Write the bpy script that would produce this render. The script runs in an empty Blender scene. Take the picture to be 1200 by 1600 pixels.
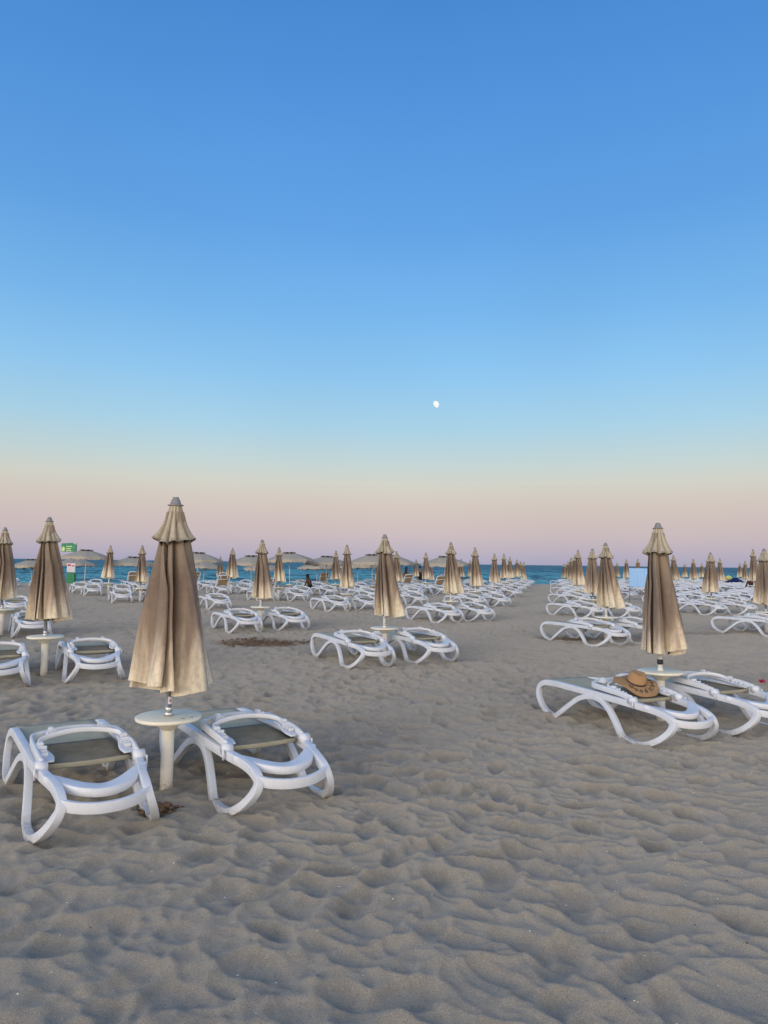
import bpy, bmesh, math, random
import numpy as np
from mathutils import Vector, Matrix, Euler
R = math.radians
scene = bpy.context.scene
COL = scene.collection
random.seed(7)
rng = np.random.default_rng(11)

# ------------------------------------------------------------------ camera
F, EYE = 1100.0, 1.67            # focal length in photo pixels (1600 tall), eye height
PITCH, ROLL = math.atan(80 / F), 0.0125
cam_data = bpy.data.cameras.new('camera')
cam_data.sensor_fit = 'VERTICAL'; cam_data.sensor_height = 24.0
cam_data.lens = 24.0 * F / 1600.0
cam_data.clip_start = 0.05; cam_data.clip_end = 60000
cam = bpy.data.objects.new('camera', cam_data); COL.objects.link(cam)
cam.matrix_world = Matrix.Translation((0, 0, EYE)) @ Matrix.Rotation(R(90) + PITCH, 4, 'X') @ Matrix.Rotation(ROLL, 4, 'Z')
scene.camera = cam

# ------------------------------------------------------------------ dusk sky
world = bpy.data.worlds.new('World'); scene.world = world; world.use_nodes = True
wn, wl = world.node_tree.nodes, world.node_tree.links
for n in list(wn): wn.remove(n)

def lin(c):
    return tuple(((v / 255) / 12.92 if v / 255 <= 0.04045 else ((v / 255 + 0.055) / 1.055) ** 2.4) for v in c)

def ramp_node(nodes, stops, interp='LINEAR'):
    r = nodes.new('ShaderNodeValToRGB'); cr = r.color_ramp; cr.interpolation = interp
    while len(cr.elements) < len(stops): cr.elements.new(0.5)
    for e, (p, c) in zip(cr.elements, stops):
        e.position = p; e.color = (*c, 1) if len(c) == 3 else c
    return r
tc = wn.new('ShaderNodeTexCoord'); sx = wn.new('ShaderNodeSeparateXYZ'); wl.new(tc.outputs['Generated'], sx.inputs[0])
east = ramp_node(wn, [(0.0, lin((170, 167, 190))), (0.010, lin((181, 174, 193))), (0.027, lin((195, 183, 191))), (0.045, lin((205, 189, 190))), (0.068, lin((209, 195, 190))), (0.088, lin((212, 202, 193))),
                      (0.112, lin((211, 211, 201))), (0.14, lin((196, 213, 213))), (0.19, lin((169, 209, 230))), (0.26, lin((142, 197, 238))),
                      (0.34, lin((118, 179, 233))), (0.44, lin((97, 160, 225))), (0.56, lin((82, 146, 217))), (0.65, lin((72, 136, 208))), (1.0, lin((88, 124, 172)))])
west = ramp_node(wn, [(0.0, (2.8, 2.05, 1.42)), (0.06, (3.1, 2.4, 1.7)), (0.18, (2.65, 2.25, 1.78)), (0.40, (1.2, 1.2, 1.2)), (0.7, (0.42, 0.52, 0.72)), (1.0, (0.10, 0.20, 0.42))])
wl.new(sx.outputs['Z'], east.inputs[0]); wl.new(sx.outputs['Z'], west.inputs[0])
mr = wn.new('ShaderNodeMapRange'); mr.interpolation_type = 'SMOOTHSTEP'
mr.inputs['From Min'].default_value = 0.15; mr.inputs['From Max'].default_value = -0.75
wl.new(sx.outputs['Y'], mr.inputs['Value'])
mx = wn.new('ShaderNodeMix'); mx.data_type = 'RGBA'
wl.new(mr.outputs[0], mx.inputs['Factor']); wl.new(east.outputs[0], mx.inputs['A']); wl.new(west.outputs[0], mx.inputs['B'])
bg = wn.new('ShaderNodeBackground'); bg.inputs['Strength'].default_value = 1.0
hzn = wn.new('ShaderNodeTexNoise'); hzn.inputs['Scale'].default_value = 1.6; hzn.inputs['Detail'].default_value = 2
wl.new(tc.outputs['Generated'], hzn.inputs['Vector'])
hm = wn.new('ShaderNodeMapRange'); hm.inputs['From Min'].default_value = 0.3; hm.inputs['From Max'].default_value = 0.7; hm.inputs['To Min'].default_value = 0.93; hm.inputs['To Max'].default_value = 1.05
wl.new(hzn.outputs[0], hm.inputs['Value'])
vsc = wn.new('ShaderNodeVectorMath'); vsc.operation = 'SCALE'; wl.new(mx.outputs['Result'], vsc.inputs[0]); wl.new(hm.outputs[0], vsc.inputs['Scale'])
wl.new(vsc.outputs[0], bg.inputs[0])
wo = wn.new('ShaderNodeOutputWorld'); wl.new(bg.outputs[0], wo.inputs[0])

# the last glow from the west, behind and left of the camera
sd = bpy.data.lights.new('sun', 'SUN'); sd.energy = 1.2; sd.angle = R(34); sd.color = (1.0, 0.90, 0.82)
sun = bpy.data.objects.new('sun', sd); COL.objects.link(sun)
sun.rotation_euler = Vector((0.62, 0.72, -0.30)).to_track_quat('-Z', 'Y').to_euler()

vs = scene.view_settings
vs.view_transform = 'Standard'; vs.look = 'None'; vs.exposure = 0.0; vs.gamma = 1.0
scene.render.engine = 'CYCLES'
scene.render.resolution_x = 768; scene.render.resolution_y = 1024

# ------------------------------------------------------------------ helpers
def ray(px, py):
    x, y = px - 600, 800 - py
    xr = x * math.cos(ROLL) - y * math.sin(ROLL); yr = y * math.cos(ROLL) + x * math.sin(ROLL)
    return xr, F * math.cos(PITCH) - yr * math.sin(PITCH), F * math.sin(PITCH) + yr * math.cos(PITCH)

def at(px, py, Y):
    r = ray(px, py); s = Y / r[1]
    return Vector((r[0] * s, Y, EYE + r[2] * s))

def sstep(a, b, v):
    t = np.clip((v - a) / (b - a), 0, 1); return t * t * (3 - 2 * t)

def shore(x):
    x = np.clip(x, -28, 70); return 50 + 0.42 * x + 0.0085 * x * x

def ground(x, y):
    x = np.asarray(x, float); y = np.asarray(y, float)
    g = 0.10 * sstep(5, 14, y)
    g = g + 0.25 * np.exp(-((x - 19) ** 2 + (y - 37) ** 2) / 40.0)
    s = y - shore(x)
    g = g - 1.3 * sstep(0, 17, s) - 0.05 * np.clip(s - 12, 0, 60)
    g = g + 0.009 * np.sin(x * 0.55 + 1.3) * np.sin(y * 0.43 + 0.4) * sstep(2, 8, y)
    return g

def gz(x, y): return float(ground(x, y))

def tag(o, label=None, cat=None, group=None, kind=None):
    if label: o['label'] = label
    if cat: o['category'] = cat
    if group: o['group'] = group
    if kind: o['kind'] = kind
    return o

def mesh_obj(name, verts, faces, m=None, parent=None, smooth=True):
    me = bpy.data.meshes.new(name)
    me.from_pydata([tuple(v) for v in verts], [], faces)
    if smooth: me.polygons.foreach_set('use_smooth', [True] * len(me.polygons))
    me.update()
    o = bpy.data.objects.new(name, me); COL.objects.link(o)
    if m: me.materials.append(m)
    if parent: o.parent = parent
    return o

def empty(name, loc=(0, 0, 0), rz=0):
    o = bpy.data.objects.new(name, None); o.empty_display_size = 0.2; COL.objects.link(o)
    o.location = loc; o.rotation_euler = (0, 0, rz); return o

class MB:
    def __init__(s): s.v = []; s.f = []
    def add(s, v, f):
        n = len(s.v); s.v += [Vector(p) for p in v]; s.f += [tuple(i + n for i in q) for q in f]; return s
    def sweep(s, path, w, t, ref, closed=False, n=12, sub=4, e=0.55, spline=True):
        P = [Vector(p) for p in path]
        if spline: P = catmull(P, closed, sub)
        N = len(P); rings = []
        for i, p in enumerate(P):
            a = P[(i - 1) % N] if (closed or i > 0) else P[0]
            b = P[(i + 1) % N] if (closed or i < N - 1) else P[-1]
            T = (b - a).normalized(); B = Vector(ref); B = (B - T * B.dot(T)).normalized(); Nn = T.cross(B)
            ww = w(i / (N - 1)) if callable(w) else w; tt = t(i / (N - 1)) if callable(t) else t
            ring = []
            for k in range(n):
                a_ = 2 * math.pi * (k + 0.5) / n; c, q = math.cos(a_), math.sin(a_)
                ring.append(p + B * (ww / 2 * math.copysign(abs(c) ** e, c)) + Nn * (tt / 2 * math.copysign(abs(q) ** e, q)))
            rings.append(ring)
        v = [x for r in rings for x in r]; f = []
        for i in range(N if closed else N - 1):
            j = (i + 1) % N
            for k in range(n):
                l = (k + 1) % n; f.append((i * n + k, i * n + l, j * n + l, j * n + k))
        if not closed: f.append(tuple(range(n - 1, -1, -1))); f.append(tuple((N - 1) * n + k for k in range(n)))
        return s.add(v, f)
    def lathe(s, prof, n=24, c=(0, 0, 0), cap=True):
        v = []; f = []
        for r, z in prof:
            for k in range(n):
                a = 2 * math.pi * k / n; v.append((c[0] + r * math.cos(a), c[1] + r * math.sin(a), c[2] + z))
        for i in range(len(prof) - 1):
            for k in range(n):
                l = (k + 1) % n; f.append((i * n + k, i * n + l, (i + 1) * n + l, (i + 1) * n + k))
        if cap: f.append(tuple(range(n - 1, -1, -1))); f.append(tuple((len(prof) - 1) * n + k for k in range(n)))
        return s.add(v, f)
    def box(s, c, d, rot=None, bev=0.15):
        bm = bmesh.new(); bmesh.ops.create_cube(bm, size=1)
        for v in bm.verts: v.co = Vector((v.co.x * d[0], v.co.y * d[1], v.co.z * d[2]))
        bmesh.ops.bevel(bm, geom=list(bm.edges), offset=min(d) * bev, segments=2, affect='EDGES')
        M = Matrix.Translation(c) @ (rot.to_matrix().to_4x4() if rot else Matrix())
        bm.verts.index_update()
        v = [M @ x.co for x in bm.verts]; f = [tuple(q.index for q in x.verts) for x in bm.faces]
        bm.free(); return s.add(v, f)
    def ball(s, c, r, seg=10, sc=(1, 1, 1)):
        bm = bmesh.new(); bmesh.ops.create_uvsphere(bm, u_segments=seg, v_segments=max(6, seg * 2 // 3), radius=r)
        bm.verts.index_update()
        v = [Vector(c) + Vector((x.co.x * sc[0], x.co.y * sc[1], x.co.z * sc[2])) for x in bm.verts]
        f = [tuple(q.index for q in x.verts) for x in bm.faces]; bm.free(); return s.add(v, f)
    def xform(s, M): s.v = [M @ p for p in s.v]; return s
    def build(s, name, m, parent=None, smooth=True): return mesh_obj(name, s.v, s.f, m, parent, smooth)

def catmull(P, closed, sub):
    out = []; N = len(P)
    for i in range(N if closed else N - 1):
        g = (lambda k: P[k % N]) if closed else (lambda k: P[min(max(k, 0), N - 1)])
        a, b, c, d = g(i - 1), g(i), g(i + 1), g(i + 2)
        for k in range(sub):
            t = k / sub
            out.append(0.5 * (2 * b + (c - a) * t + (2 * a - 5 * b + 4 * c - d) * t * t + (3 * b - a - 3 * c + d) * t ** 3))
    if not closed: out.append(P[-1])
    return out

def copy_tree(o, parent=None):
    c = o.copy(); COL.objects.link(c); c.parent = parent
    for ch in list(o.children): copy_tree(ch, c)
    return c

# ------------------------------------------------------------------ materials
def mat(name, color, rough=0.6, spec=0.5, metal=0.0):
    m = bpy.data.materials.new(name); m.use_nodes = True
    b = m.node_tree.nodes['Principled BSDF']
    b.inputs['Base Color'].default_value = (*color, 1); b.inputs['Roughness'].default_value = rough
    b.inputs['Specular IOR Level'].default_value = spec; b.inputs['Metallic'].default_value = metal
    return m, m.node_tree.nodes, m.node_tree.links, b

def noise(nodes, links, src, scale, detail=4, rough=0.55, stretch=None):
    n = nodes.new('ShaderNodeTexNoise'); n.inputs['Scale'].default_value = scale
    n.inputs['Detail'].default_value = detail; n.inputs['Roughness'].default_value = rough
    if stretch:
        mp = nodes.new('ShaderNodeMapping'); mp.inputs['Scale'].default_value = stretch
        links.new(src, mp.inputs[0]); links.new(mp.outputs[0], n.inputs['Vector'])
    else: links.new(src, n.inputs['Vector'])
    return n

def mixc(nodes, links, fac, a, b, mode='MIX'):
    m = nodes.new('ShaderNodeMix'); m.data_type = 'RGBA'; m.blend_type = mode
    for key, v in (('Factor', fac), ('A', a), ('B', b)):
        if isinstance(v, (tuple, float, int)):
            m.inputs[key].default_value = (*v, 1) if isinstance(v, tuple) else v
        else: links.new(v, m.inputs[key])
    return m.outputs['Result']

def math_(nodes, links, op, a, b=None, clamp=False):
    m = nodes.new('ShaderNodeMath'); m.operation = op; m.use_clamp = clamp
    for i, v in enumerate((a, b)):
        if v is None: continue
        if isinstance(v, (int, float)): m.inputs[i].default_value = v
        else: links.new(v, m.inputs[i])
    return m.outputs[0]

def maprange(nodes, links, v, a, b, c=0.0, d=1.0, smooth=True):
    m = nodes.new('ShaderNodeMapRange')
    if smooth: m.interpolation_type = 'SMOOTHSTEP'
    links.new(v, m.inputs['Value'])
    for k, x in (('From Min', a), ('From Max', b), ('To Min', c), ('To Max', d)): m.inputs[k].default_value = x
    return m.outputs[0]

def bump(nodes, links, b, height, strength, dist, chain=None):
    n = nodes.new('ShaderNodeBump'); n.inputs['Strength'].default_value = strength; n.inputs['Distance'].default_value = dist
    links.new(height, n.inputs['Height'])
    if chain: links.new(chain, n.inputs['Normal'])
    if b: links.new(n.outputs[0], b.inputs['Normal'])
    return n.outputs[0]

# sand
m_sand, N_, L_, B_ = mat('sand', (0.3, 0.27, 0.235), 0.95, 0.15)
if 'Diffuse Roughness' in B_.inputs: B_.inputs['Diffuse Roughness'].default_value = 1.0
geo = N_.new('ShaderNodeNewGeometry'); pos = geo.outputs['Position']
big = noise(N_, L_, pos, 0.8, 3); mid = noise(N_, L_, pos, 14, 5, 0.6); grain = noise(N_, L_, pos, 260, 3, 0.75)
c1 = mixc(N_, L_, maprange(N_, L_, big.outputs[0], 0.35, 0.65), (0.262, 0.242, 0.208), (0.292, 0.271, 0.235))
c2 = mixc(N_, L_, maprange(N_, L_, mid.outputs[0], 0.3, 0.7), c1, (0.308, 0.284, 0.243))
c3 = mixc(N_, L_, maprange(N_, L_, grain.outputs[0], 0.25, 0.75, 0.66, 1.34, False), (0, 0, 0), c2, 'MIX')
gm = N_.new('ShaderNodeMix'); gm.data_type = 'RGBA'; gm.blend_type = 'MULTIPLY'; gm.inputs['Factor'].default_value = 1
L_.new(c2, gm.inputs['A'])
gv = maprange(N_, L_, grain.outputs[0], 0.32, 0.68, 0.55, 1.45, False)
cmb = N_.new('ShaderNodeCombineColor')
for i in range(3): L_.new(gv, cmb.inputs[i])
L_.new(cmb.outputs[0], gm.inputs['B'])
at_ = N_.new('ShaderNodeAttribute'); at_.attribute_name = 'wet'
wetn = noise(N_, L_, pos, 9, 5, 0.65)
wf = math_(N_, L_, 'MULTIPLY', at_.outputs['Fac'], maprange(N_, L_, wetn.outputs[0], 0.30, 0.5, 0.35, 1.0))
L_.new(mixc(N_, L_, wf, gm.outputs['Result'], (0.115, 0.075, 0.048)), B_.inputs['Base Color'])
rp = noise(N_, L_, pos, 7, 4, 0.6, (1.0, 1.4, 1)); rp2 = noise(N_, L_, pos, 45, 4, 0.6)
b1 = bump(N_, L_, None, rp.outputs[0], 0.22, 0.05)
b2 = bump(N_, L_, None, rp2.outputs[0], 0.35, 0.012, b1)
bump(N_, L_, B_, grain.outputs[0], 0.5, 0.003, b2)

# sea
m_sea, N_, L_, B_ = mat('sea_water', (0.02, 0.13, 0.18), 0.2, 0.22)
geo = N_.new('ShaderNodeNewGeometry'); pos = geo.outputs['Position']
sxyz = N_.new('ShaderNodeSeparateXYZ'); L_.new(pos, sxyz.inputs[0])
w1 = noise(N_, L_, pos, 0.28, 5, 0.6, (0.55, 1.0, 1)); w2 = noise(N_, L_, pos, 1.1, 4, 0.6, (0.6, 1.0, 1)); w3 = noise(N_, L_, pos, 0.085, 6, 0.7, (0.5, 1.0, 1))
far = maprange(N_, L_, sxyz.outputs['Y'], 60, 420)
colr = mixc(N_, L_, far, (0.115, 0.38, 0.43), (0.060, 0.215, 0.29))
colr = mixc(N_, L_, maprange(N_, L_, w3.outputs[0], 0.49, 0.57, 0.0, 0.8), colr, (0.018, 0.085, 0.125))  # streaks paint the dark shade of wave faces into the water colour
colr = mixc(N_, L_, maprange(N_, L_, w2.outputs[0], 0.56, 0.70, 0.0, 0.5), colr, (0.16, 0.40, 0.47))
foamn = noise(N_, L_, pos, 0.5, 6, 0.7, (0.35, 1.0, 1))
sa = N_.new('ShaderNodeAttribute'); sa.attribute_name = 'surf'
fm = math_(N_, L_, 'MULTIPLY', sa.outputs['Fac'], maprange(N_, L_, foamn.outputs[0], 0.52, 0.64))
b1 = bump(N_, L_, None, w1.outputs[0], 1.0, 2.2)
b2 = bump(N_, L_, None, w2.outputs[0], 1.0, 0.5, b1)
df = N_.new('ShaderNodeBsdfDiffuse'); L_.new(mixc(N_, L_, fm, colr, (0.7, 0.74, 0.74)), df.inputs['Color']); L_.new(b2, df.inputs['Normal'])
gl = N_.new('ShaderNodeBsdfGlossy'); gl.inputs['Roughness'].default_value = 0.22; L_.new(b2, gl.inputs['Normal'])
ms = N_.new('ShaderNodeMixShader'); ms.inputs[0].default_value = 0.13; L_.new(df.outputs[0], ms.inputs[1]); L_.new(gl.outputs[0], ms.inputs[2])
L_.new(ms.outputs[0], N_['Material Output'].inputs[0]); N_.remove(B_)

# white lounger plastic
def plastic(name, col, rough):
    m, N, L, B = mat(name, col, rough, 0.45)
    t = N.new('ShaderNodeTexCoord'); n = noise(N, L, t.outputs['Object'], 5, 6, 0.7); s = noise(N, L, t.outputs['Object'], 40, 3)
    a = mixc(N, L, maprange(N, L, n.outputs[0], 0.42, 0.75, 0.0, 0.45), col, tuple(c * q for c, q in zip(col, (0.72, 0.70, 0.66))))
    sp = N.new('ShaderNodeSeparateXYZ'); L.new(t.outputs['Object'], sp.inputs[0])
    low = math_(N, L, 'MULTIPLY', maprange(N, L, sp.outputs['Z'], 0.13, 0.0), maprange(N, L, s.outputs[0], 0.35, 0.6, 0.15, 0.8))
    a = mixc(N, L, low, a, (0.40, 0.36, 0.30))
    L.new(a, B.inputs['Base Color']); L.new(maprange(N, L, n.outputs[0], 0.3, 0.7, rough - 0.08, rough + 0.15), B.inputs['Roughness'])
    bump(N, L, B, s.outputs[0], 0.12, 0.002)
    return m
m_white = plastic('white_plastic', (0.68, 0.715, 0.775), 0.42)
m_post = plastic('cream_post_plastic', (0.80, 0.77, 0.69), 0.5)
m_table = plastic('cream_table_plastic', (0.80, 0.765, 0.63), 0.45)

def fabric(name, ca, cb, scale=260):
    m, N, L, B = mat(name, ca, 0.9, 0.15)
    t = N.new('ShaderNodeTexCoord'); n = noise(N, L, t.outputs['Object'], 9, 5, 0.6)
    w = N.new('ShaderNodeTexWave'); w.inputs['Scale'].default_value = scale; w.inputs['Distortion'].default_value = 0.4
    w.bands_direction = 'Y'; L.new(t.outputs['Object'], w.inputs[0])
    w2 = N.new('ShaderNodeTexWave'); w2.inputs['Scale'].default_value = scale * 0.5; w2.bands_direction = 'X'; L.new(t.outputs['Object'], w2.inputs[0])
    a = mixc(N, L, maprange(N, L, n.outputs[0], 0.3, 0.7), ca, cb)
    a = mixc(N, L, math_(N, L, 'MULTIPLY', w2.outputs['Fac'], 0.3), a, tuple(c * 0.6 for c in ca))
    L.new(a, B.inputs['Base Color']); bump(N, L, B, math_(N, L, 'ADD', w.outputs['Fac'], w2.outputs['Fac']), 0.3, 0.001)
    return m
m_sling = fabric('khaki_sling_mesh', (0.50, 0.445, 0.31), (0.57, 0.51, 0.37))
m_back = fabric('shaded_khaki_mesh', (0.23, 0.192, 0.13), (0.30, 0.255, 0.18))  # khaki darkened to paint in the shade inside the folded backrest
m_hem = fabric('khaki_hem', (0.36, 0.34, 0.25), (0.42, 0.40, 0.31))
m_tan = fabric('tan_sling_mesh', (0.34, 0.25, 0.15), (0.42, 0.32, 0.2))

# canopy cloth: cream with brown weather stains, darkened further to paint in groove shade
def canopy_mat(name, valance=False):
    m, N, L, B = mat(name, (0.5, 0.42, 0.3), 0.9, 0.1)
    t = N.new('ShaderNodeTexCoord'); sp = N.new('ShaderNodeSeparateXYZ'); L.new(t.outputs['Object'], sp.inputs[0])
    n = noise(N, L, t.outputs['Object'], 3.2, 4, 0.55, (3.4, 3.4, 0.4)); fine = noise(N, L, t.outputs['Object'], 22, 5, 0.65)
    inf = N.new('ShaderNodeObjectInfo')
    if valance:
        a = mixc(N, L, maprange(N, L, n.outputs[0], 0.35, 0.65), (0.44, 0.405, 0.32), (0.34, 0.305, 0.235))
    else:
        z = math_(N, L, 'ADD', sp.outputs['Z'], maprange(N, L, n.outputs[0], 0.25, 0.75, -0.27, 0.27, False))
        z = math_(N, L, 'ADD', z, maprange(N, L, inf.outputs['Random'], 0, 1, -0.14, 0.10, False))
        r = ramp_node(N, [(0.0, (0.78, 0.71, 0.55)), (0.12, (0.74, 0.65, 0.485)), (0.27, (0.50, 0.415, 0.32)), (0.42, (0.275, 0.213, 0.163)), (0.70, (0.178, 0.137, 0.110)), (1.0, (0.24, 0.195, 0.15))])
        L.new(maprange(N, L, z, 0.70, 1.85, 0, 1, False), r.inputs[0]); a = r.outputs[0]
    a = mixc(N, L, maprange(N, L, fine.outputs[0], 0.4, 0.7, 0.0, 0.35), a, (0.27, 0.22, 0.16))
    L.new(a, B.inputs['Base Color'])
    B.inputs['Sheen Weight'].default_value = 0.1
    wr = noise(N, L, t.outputs['Object'], 7, 4, 0.6, (1.5, 1.5, 0.6))
    b1 = bump(N, L, None, wr.outputs[0], 0.35, 0.03)
    weave = noise(N, L, t.outputs['Object'], 500, 2); bump(N, L, B, weave.outputs[0], 0.2, 0.001, b1)
    tr = N.new('ShaderNodeBsdfTranslucent'); L.new(a, tr.inputs['Color'])
    ms = N.new('ShaderNodeMixShader'); ms.inputs[0].default_value = 0.03
    out = N['Material Output']; L.new(B.outputs[0], ms.inputs[1]); L.new(tr.outputs[0], ms.inputs[2]); L.new(ms.outputs[0], out.inputs[0])
    return m
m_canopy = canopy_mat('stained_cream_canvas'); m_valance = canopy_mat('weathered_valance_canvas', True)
m_open = fabric('sun_bleached_canvas', (0.36, 0.325, 0.27), (0.46, 0.42, 0.35), 60)
m_grey = plastic('grey_cap_plastic', (0.20, 0.21, 0.22), 0.55)
m_metal = mat('aluminium_pole', (0.62, 0.63, 0.64), 0.35, 0.5, 0.85)[0]
m_pole_white = plastic('white_pole_paint', (0.7, 0.7, 0.68), 0.4)
m_dark = mat('black_rubber', (0.02, 0.02, 0.022), 0.6)[0]
m_straw, N_, L_, B_ = mat('woven_straw', (0.52, 0.34, 0.17), 0.85, 0.2)
t_ = N_.new('ShaderNodeTexCoord'); w_ = N_.new('ShaderNodeTexWave'); w_.wave_type = 'RINGS'; w_.rings_direction = 'Z'
w_.inputs['Scale'].default_value = 110; w_.inputs['Distortion'].default_value = 0.5; L_.new(t_.outputs['Object'], w_.inputs[0])
n_ = noise(N_, L_, t_.outputs['Object'], 60, 4)
L_.new(mixc(N_, L_, w_.outputs['Fac'], mixc(N_, L_, n_.outputs[0], (0.38, 0.225, 0.11), (0.48, 0.31, 0.165)), (0.36, 0.215, 0.105)), B_.inputs['Base Color'])
bump(N_, L_, B_, w_.outputs['Fac'], 0.5, 0.003)

def simple(name, c, rough=0.7, var=0.25, scale=8):
    m, N, L, B = mat(name, c, rough, 0.3)
    t = N.new('ShaderNodeTexCoord'); n = noise(N, L, t.outputs['Object'], scale, 5, 0.6)
    L.new(mixc(N, L, maprange(N, L, n.outputs[0], 0.3, 0.7, 0, 1), tuple(x * (1 - var) for x in c), tuple(min(1, x * (1 + var)) for x in c)), B.inputs['Base Color'])
    bump(N, L, B, n.outputs[0], 0.2, 0.01)
    return m

# ------------------------------------------------------------------ sand sheet
TS, TN = 13.0, 1024
def periodic(kx, ky, sig, seed):
    r = np.random.default_rng(seed); a = np.fft.fft2(r.standard_normal((TN, TN)))
    fx = np.fft.fftfreq(TN, TS / TN)[None, :]; fy = np.fft.fftfreq(TN, TS / TN)[:, None]
    u = fx * kx[0] + fy * kx[1]; w = fx * ky[0] + fy * ky[1]
    rr = np.sqrt(u * u + w * w); g = np.exp(-((rr - 1) ** 2) / (2 * sig * sig))
    n = np.real(np.fft.ifft2(a * g)); return n / n.std()
def blur(h, s):
    fx = np.fft.fftfreq(TN, TS / TN)[None, :]; fy = np.fft.fftfreq(TN, TS / TN)[:, None]
    return np.real(np.fft.ifft2(np.fft.fft2(h) * np.exp(-2 * (math.pi * s) ** 2 * (fx * fx + fy * fy))))
ca, sa_ = math.cos(R(-32)), math.sin(R(-32))
h1 = periodic((0.55 * ca, 0.55 * sa_), (-0.30 * sa_, 0.30 * ca), 0.42, 3)       # long ridges
h2 = periodic((0.38, 0), (0, 0.30), 0.4, 4)
h3 = periodic((1.6, 0), (0, 1.3), 0.5, 5)
h5 = periodic((0.15, 0), (0, 0.13), 0.45, 8)
rdg = lambda h, k: np.exp(-np.sqrt(h * h + 0.0008) * k)
tile = 0.028 * rdg(h1 + 0.15 * h3, 2.0) + 0.024 * rdg(h2 + 0.12 * h3, 2.0) + 0.004 * rdg(h3, 1.7) + 0.005 * h1 + 0.0012 * h5
cell = TS / TN
for k in range(1500):
    cx, cy = rng.uniform(0, TS, 2); ang = rng.normal(R(115), 0.9)
    la, lb = rng.uniform(0.10, 0.17), rng.uniform(0.055, 0.09); dp = rng.uniform(0.014, 0.040)
    hw = int(0.36 / cell); ii = np.arange(-hw, hw + 1); X, Y = np.meshgrid(ii * cell, ii * cell)
    u = X * math.cos(ang) + Y * math.sin(ang); w = -X * math.sin(ang) + Y * math.cos(ang)
    d = np.sqrt((u / la) ** 2 + (w / (lb * (1 + 0.25 * u / la))) ** 2)
    p = -dp * (1 / (1 + np.exp((d - 1) * 7))) * (1 + 0.35 * np.clip(u / la, -1, 1)) + dp * 0.55 * np.exp(-((d - 1.35) / 0.28) ** 2) * (0.6 + 0.4 * u / la / np.maximum(d, 1))
    ix = (int(cx / cell) + ii) % TN; iy = (int(cy / cell) + ii) % TN
    old = tile[np.ix_(iy, ix)]; cov = 1 / (1 + np.exp((d - 1.2) * 6))
    tile[np.ix_(iy, ix)] = old * (1 - 0.65 * cov) + p
for k in range(1100):                                             # small dimples: toes, heels, dropped things
    cx, cy = rng.uniform(0, TS, 2); ra = rng.uniform(0.025, 0.06); dp = rng.uniform(0.005, 0.014); q_ = rng.uniform(.6, 1)
    hw = int(0.14 / cell); ii = np.arange(-hw, hw + 1); X, Y = np.meshgrid(ii * cell, ii * cell); an = rng.uniform(0, 3.14)
    u = X * math.cos(an) + Y * math.sin(an); w = (-X * math.sin(an) + Y * math.cos(an)) / q_
    d = np.sqrt(u * u + w * w) / ra
    ix = (int(cx / cell) + ii) % TN; iy = (int(cy / cell) + ii) % TN
    tile[np.ix_(iy, ix)] += -dp / (1 + np.exp((d - .9) * 6)) + dp * .4 * np.exp(-((d - 1.35) / .25) ** 2)
tile = blur(tile, 0.0035)
tile -= tile.mean()
def samp(x, y):
    u = (x * 1.04 / TS) % 1 * TN; v = (y * 1.04 / TS) % 1 * TN
    i = np.floor(u).astype(int); j = np.floor(v).astype(int); a = u - i; b = v - j
    i %= TN; j %= TN; i2 = (i + 1) % TN; j2 = (j + 1) % TN
    return (tile[j, i] * (1 - a) + tile[j, i2] * a) * (1 - b) + (tile[j2, i] * (1 - a) + tile[j2, i2] * a) * b
def rough_sand(x, y):
    c, s = math.cos(1.1), math.sin(1.1)
    m = sstep(-0.4, 0.4, np.sin(x * 0.31 + 0.8 * np.sin(y * 0.23)) * np.cos(y * 0.27 + 1))
    return samp(x + 3.1, y + 1.7) * (1 - m) + samp(x * c - y * s + 5, x * s + y * c + 2) * m
rows = np.concatenate([np.linspace(-6, 1.35, 20), np.arange(1.36, 6, 0.0125), 6 * np.exp(np.arange(0, math.log(150 / 6), 0.0052)), np.array([170, 220, 400])])
t = np.linspace(-1, 1, 880); tt = 0.30 * t + 0.70 * t ** 3
half = np.maximum(14, rows * 0.95 + 9)
XX = half[:, None] * tt[None, :]; YY = np.repeat(rows[:, None], len(t), 1)
amp = np.where(YY < 60, 1.0, 0.6)
ZZ = ground(XX, YY) + rough_sand(XX, YY) * amp * 0.92
# scooped hollows round the near legs, darker damp sand where it has been dug
pA = at(245, 1283, 4.85); DUG = [((pA.x, pA.y), 0.17, 0.16, 1.0)]
for px, py, d, rx, ry, k in ((408, 1008, 13.9, 1.05, 0.85, 1.0), (888, 1004, 15.3, 0.8, 0.5, 0.8), (385, 1170, 5.6, 0.22, 0.12, 0.5), (640, 960, 22, 0.8, 0.6, 0.45), (965, 1150, 8.0, 0.35, 0.4, 0.4), (1083, 985, 17, 1.1, 0.5, 0.4)):
    q = at(px, py, d); DUG.append(((q.x, q.y), rx, ry, k))
wet = np.zeros_like(XX)
for (cx, cy), rx, ry, k in DUG:
    wet = np.maximum(wet, k * (1 - sstep(0.45, 1.1, np.sqrt(((XX - cx) / rx) ** 2 + ((YY - cy) / ry) ** 2))))
ZZ += np.where(wet > 0, -0.02 * wet + 0.035 * wet * h5[(YY * 40).astype(int) % TN, (XX * 40).astype(int) % TN] * 0.35, 0)
r8 = np.random.default_rng(8)
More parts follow.
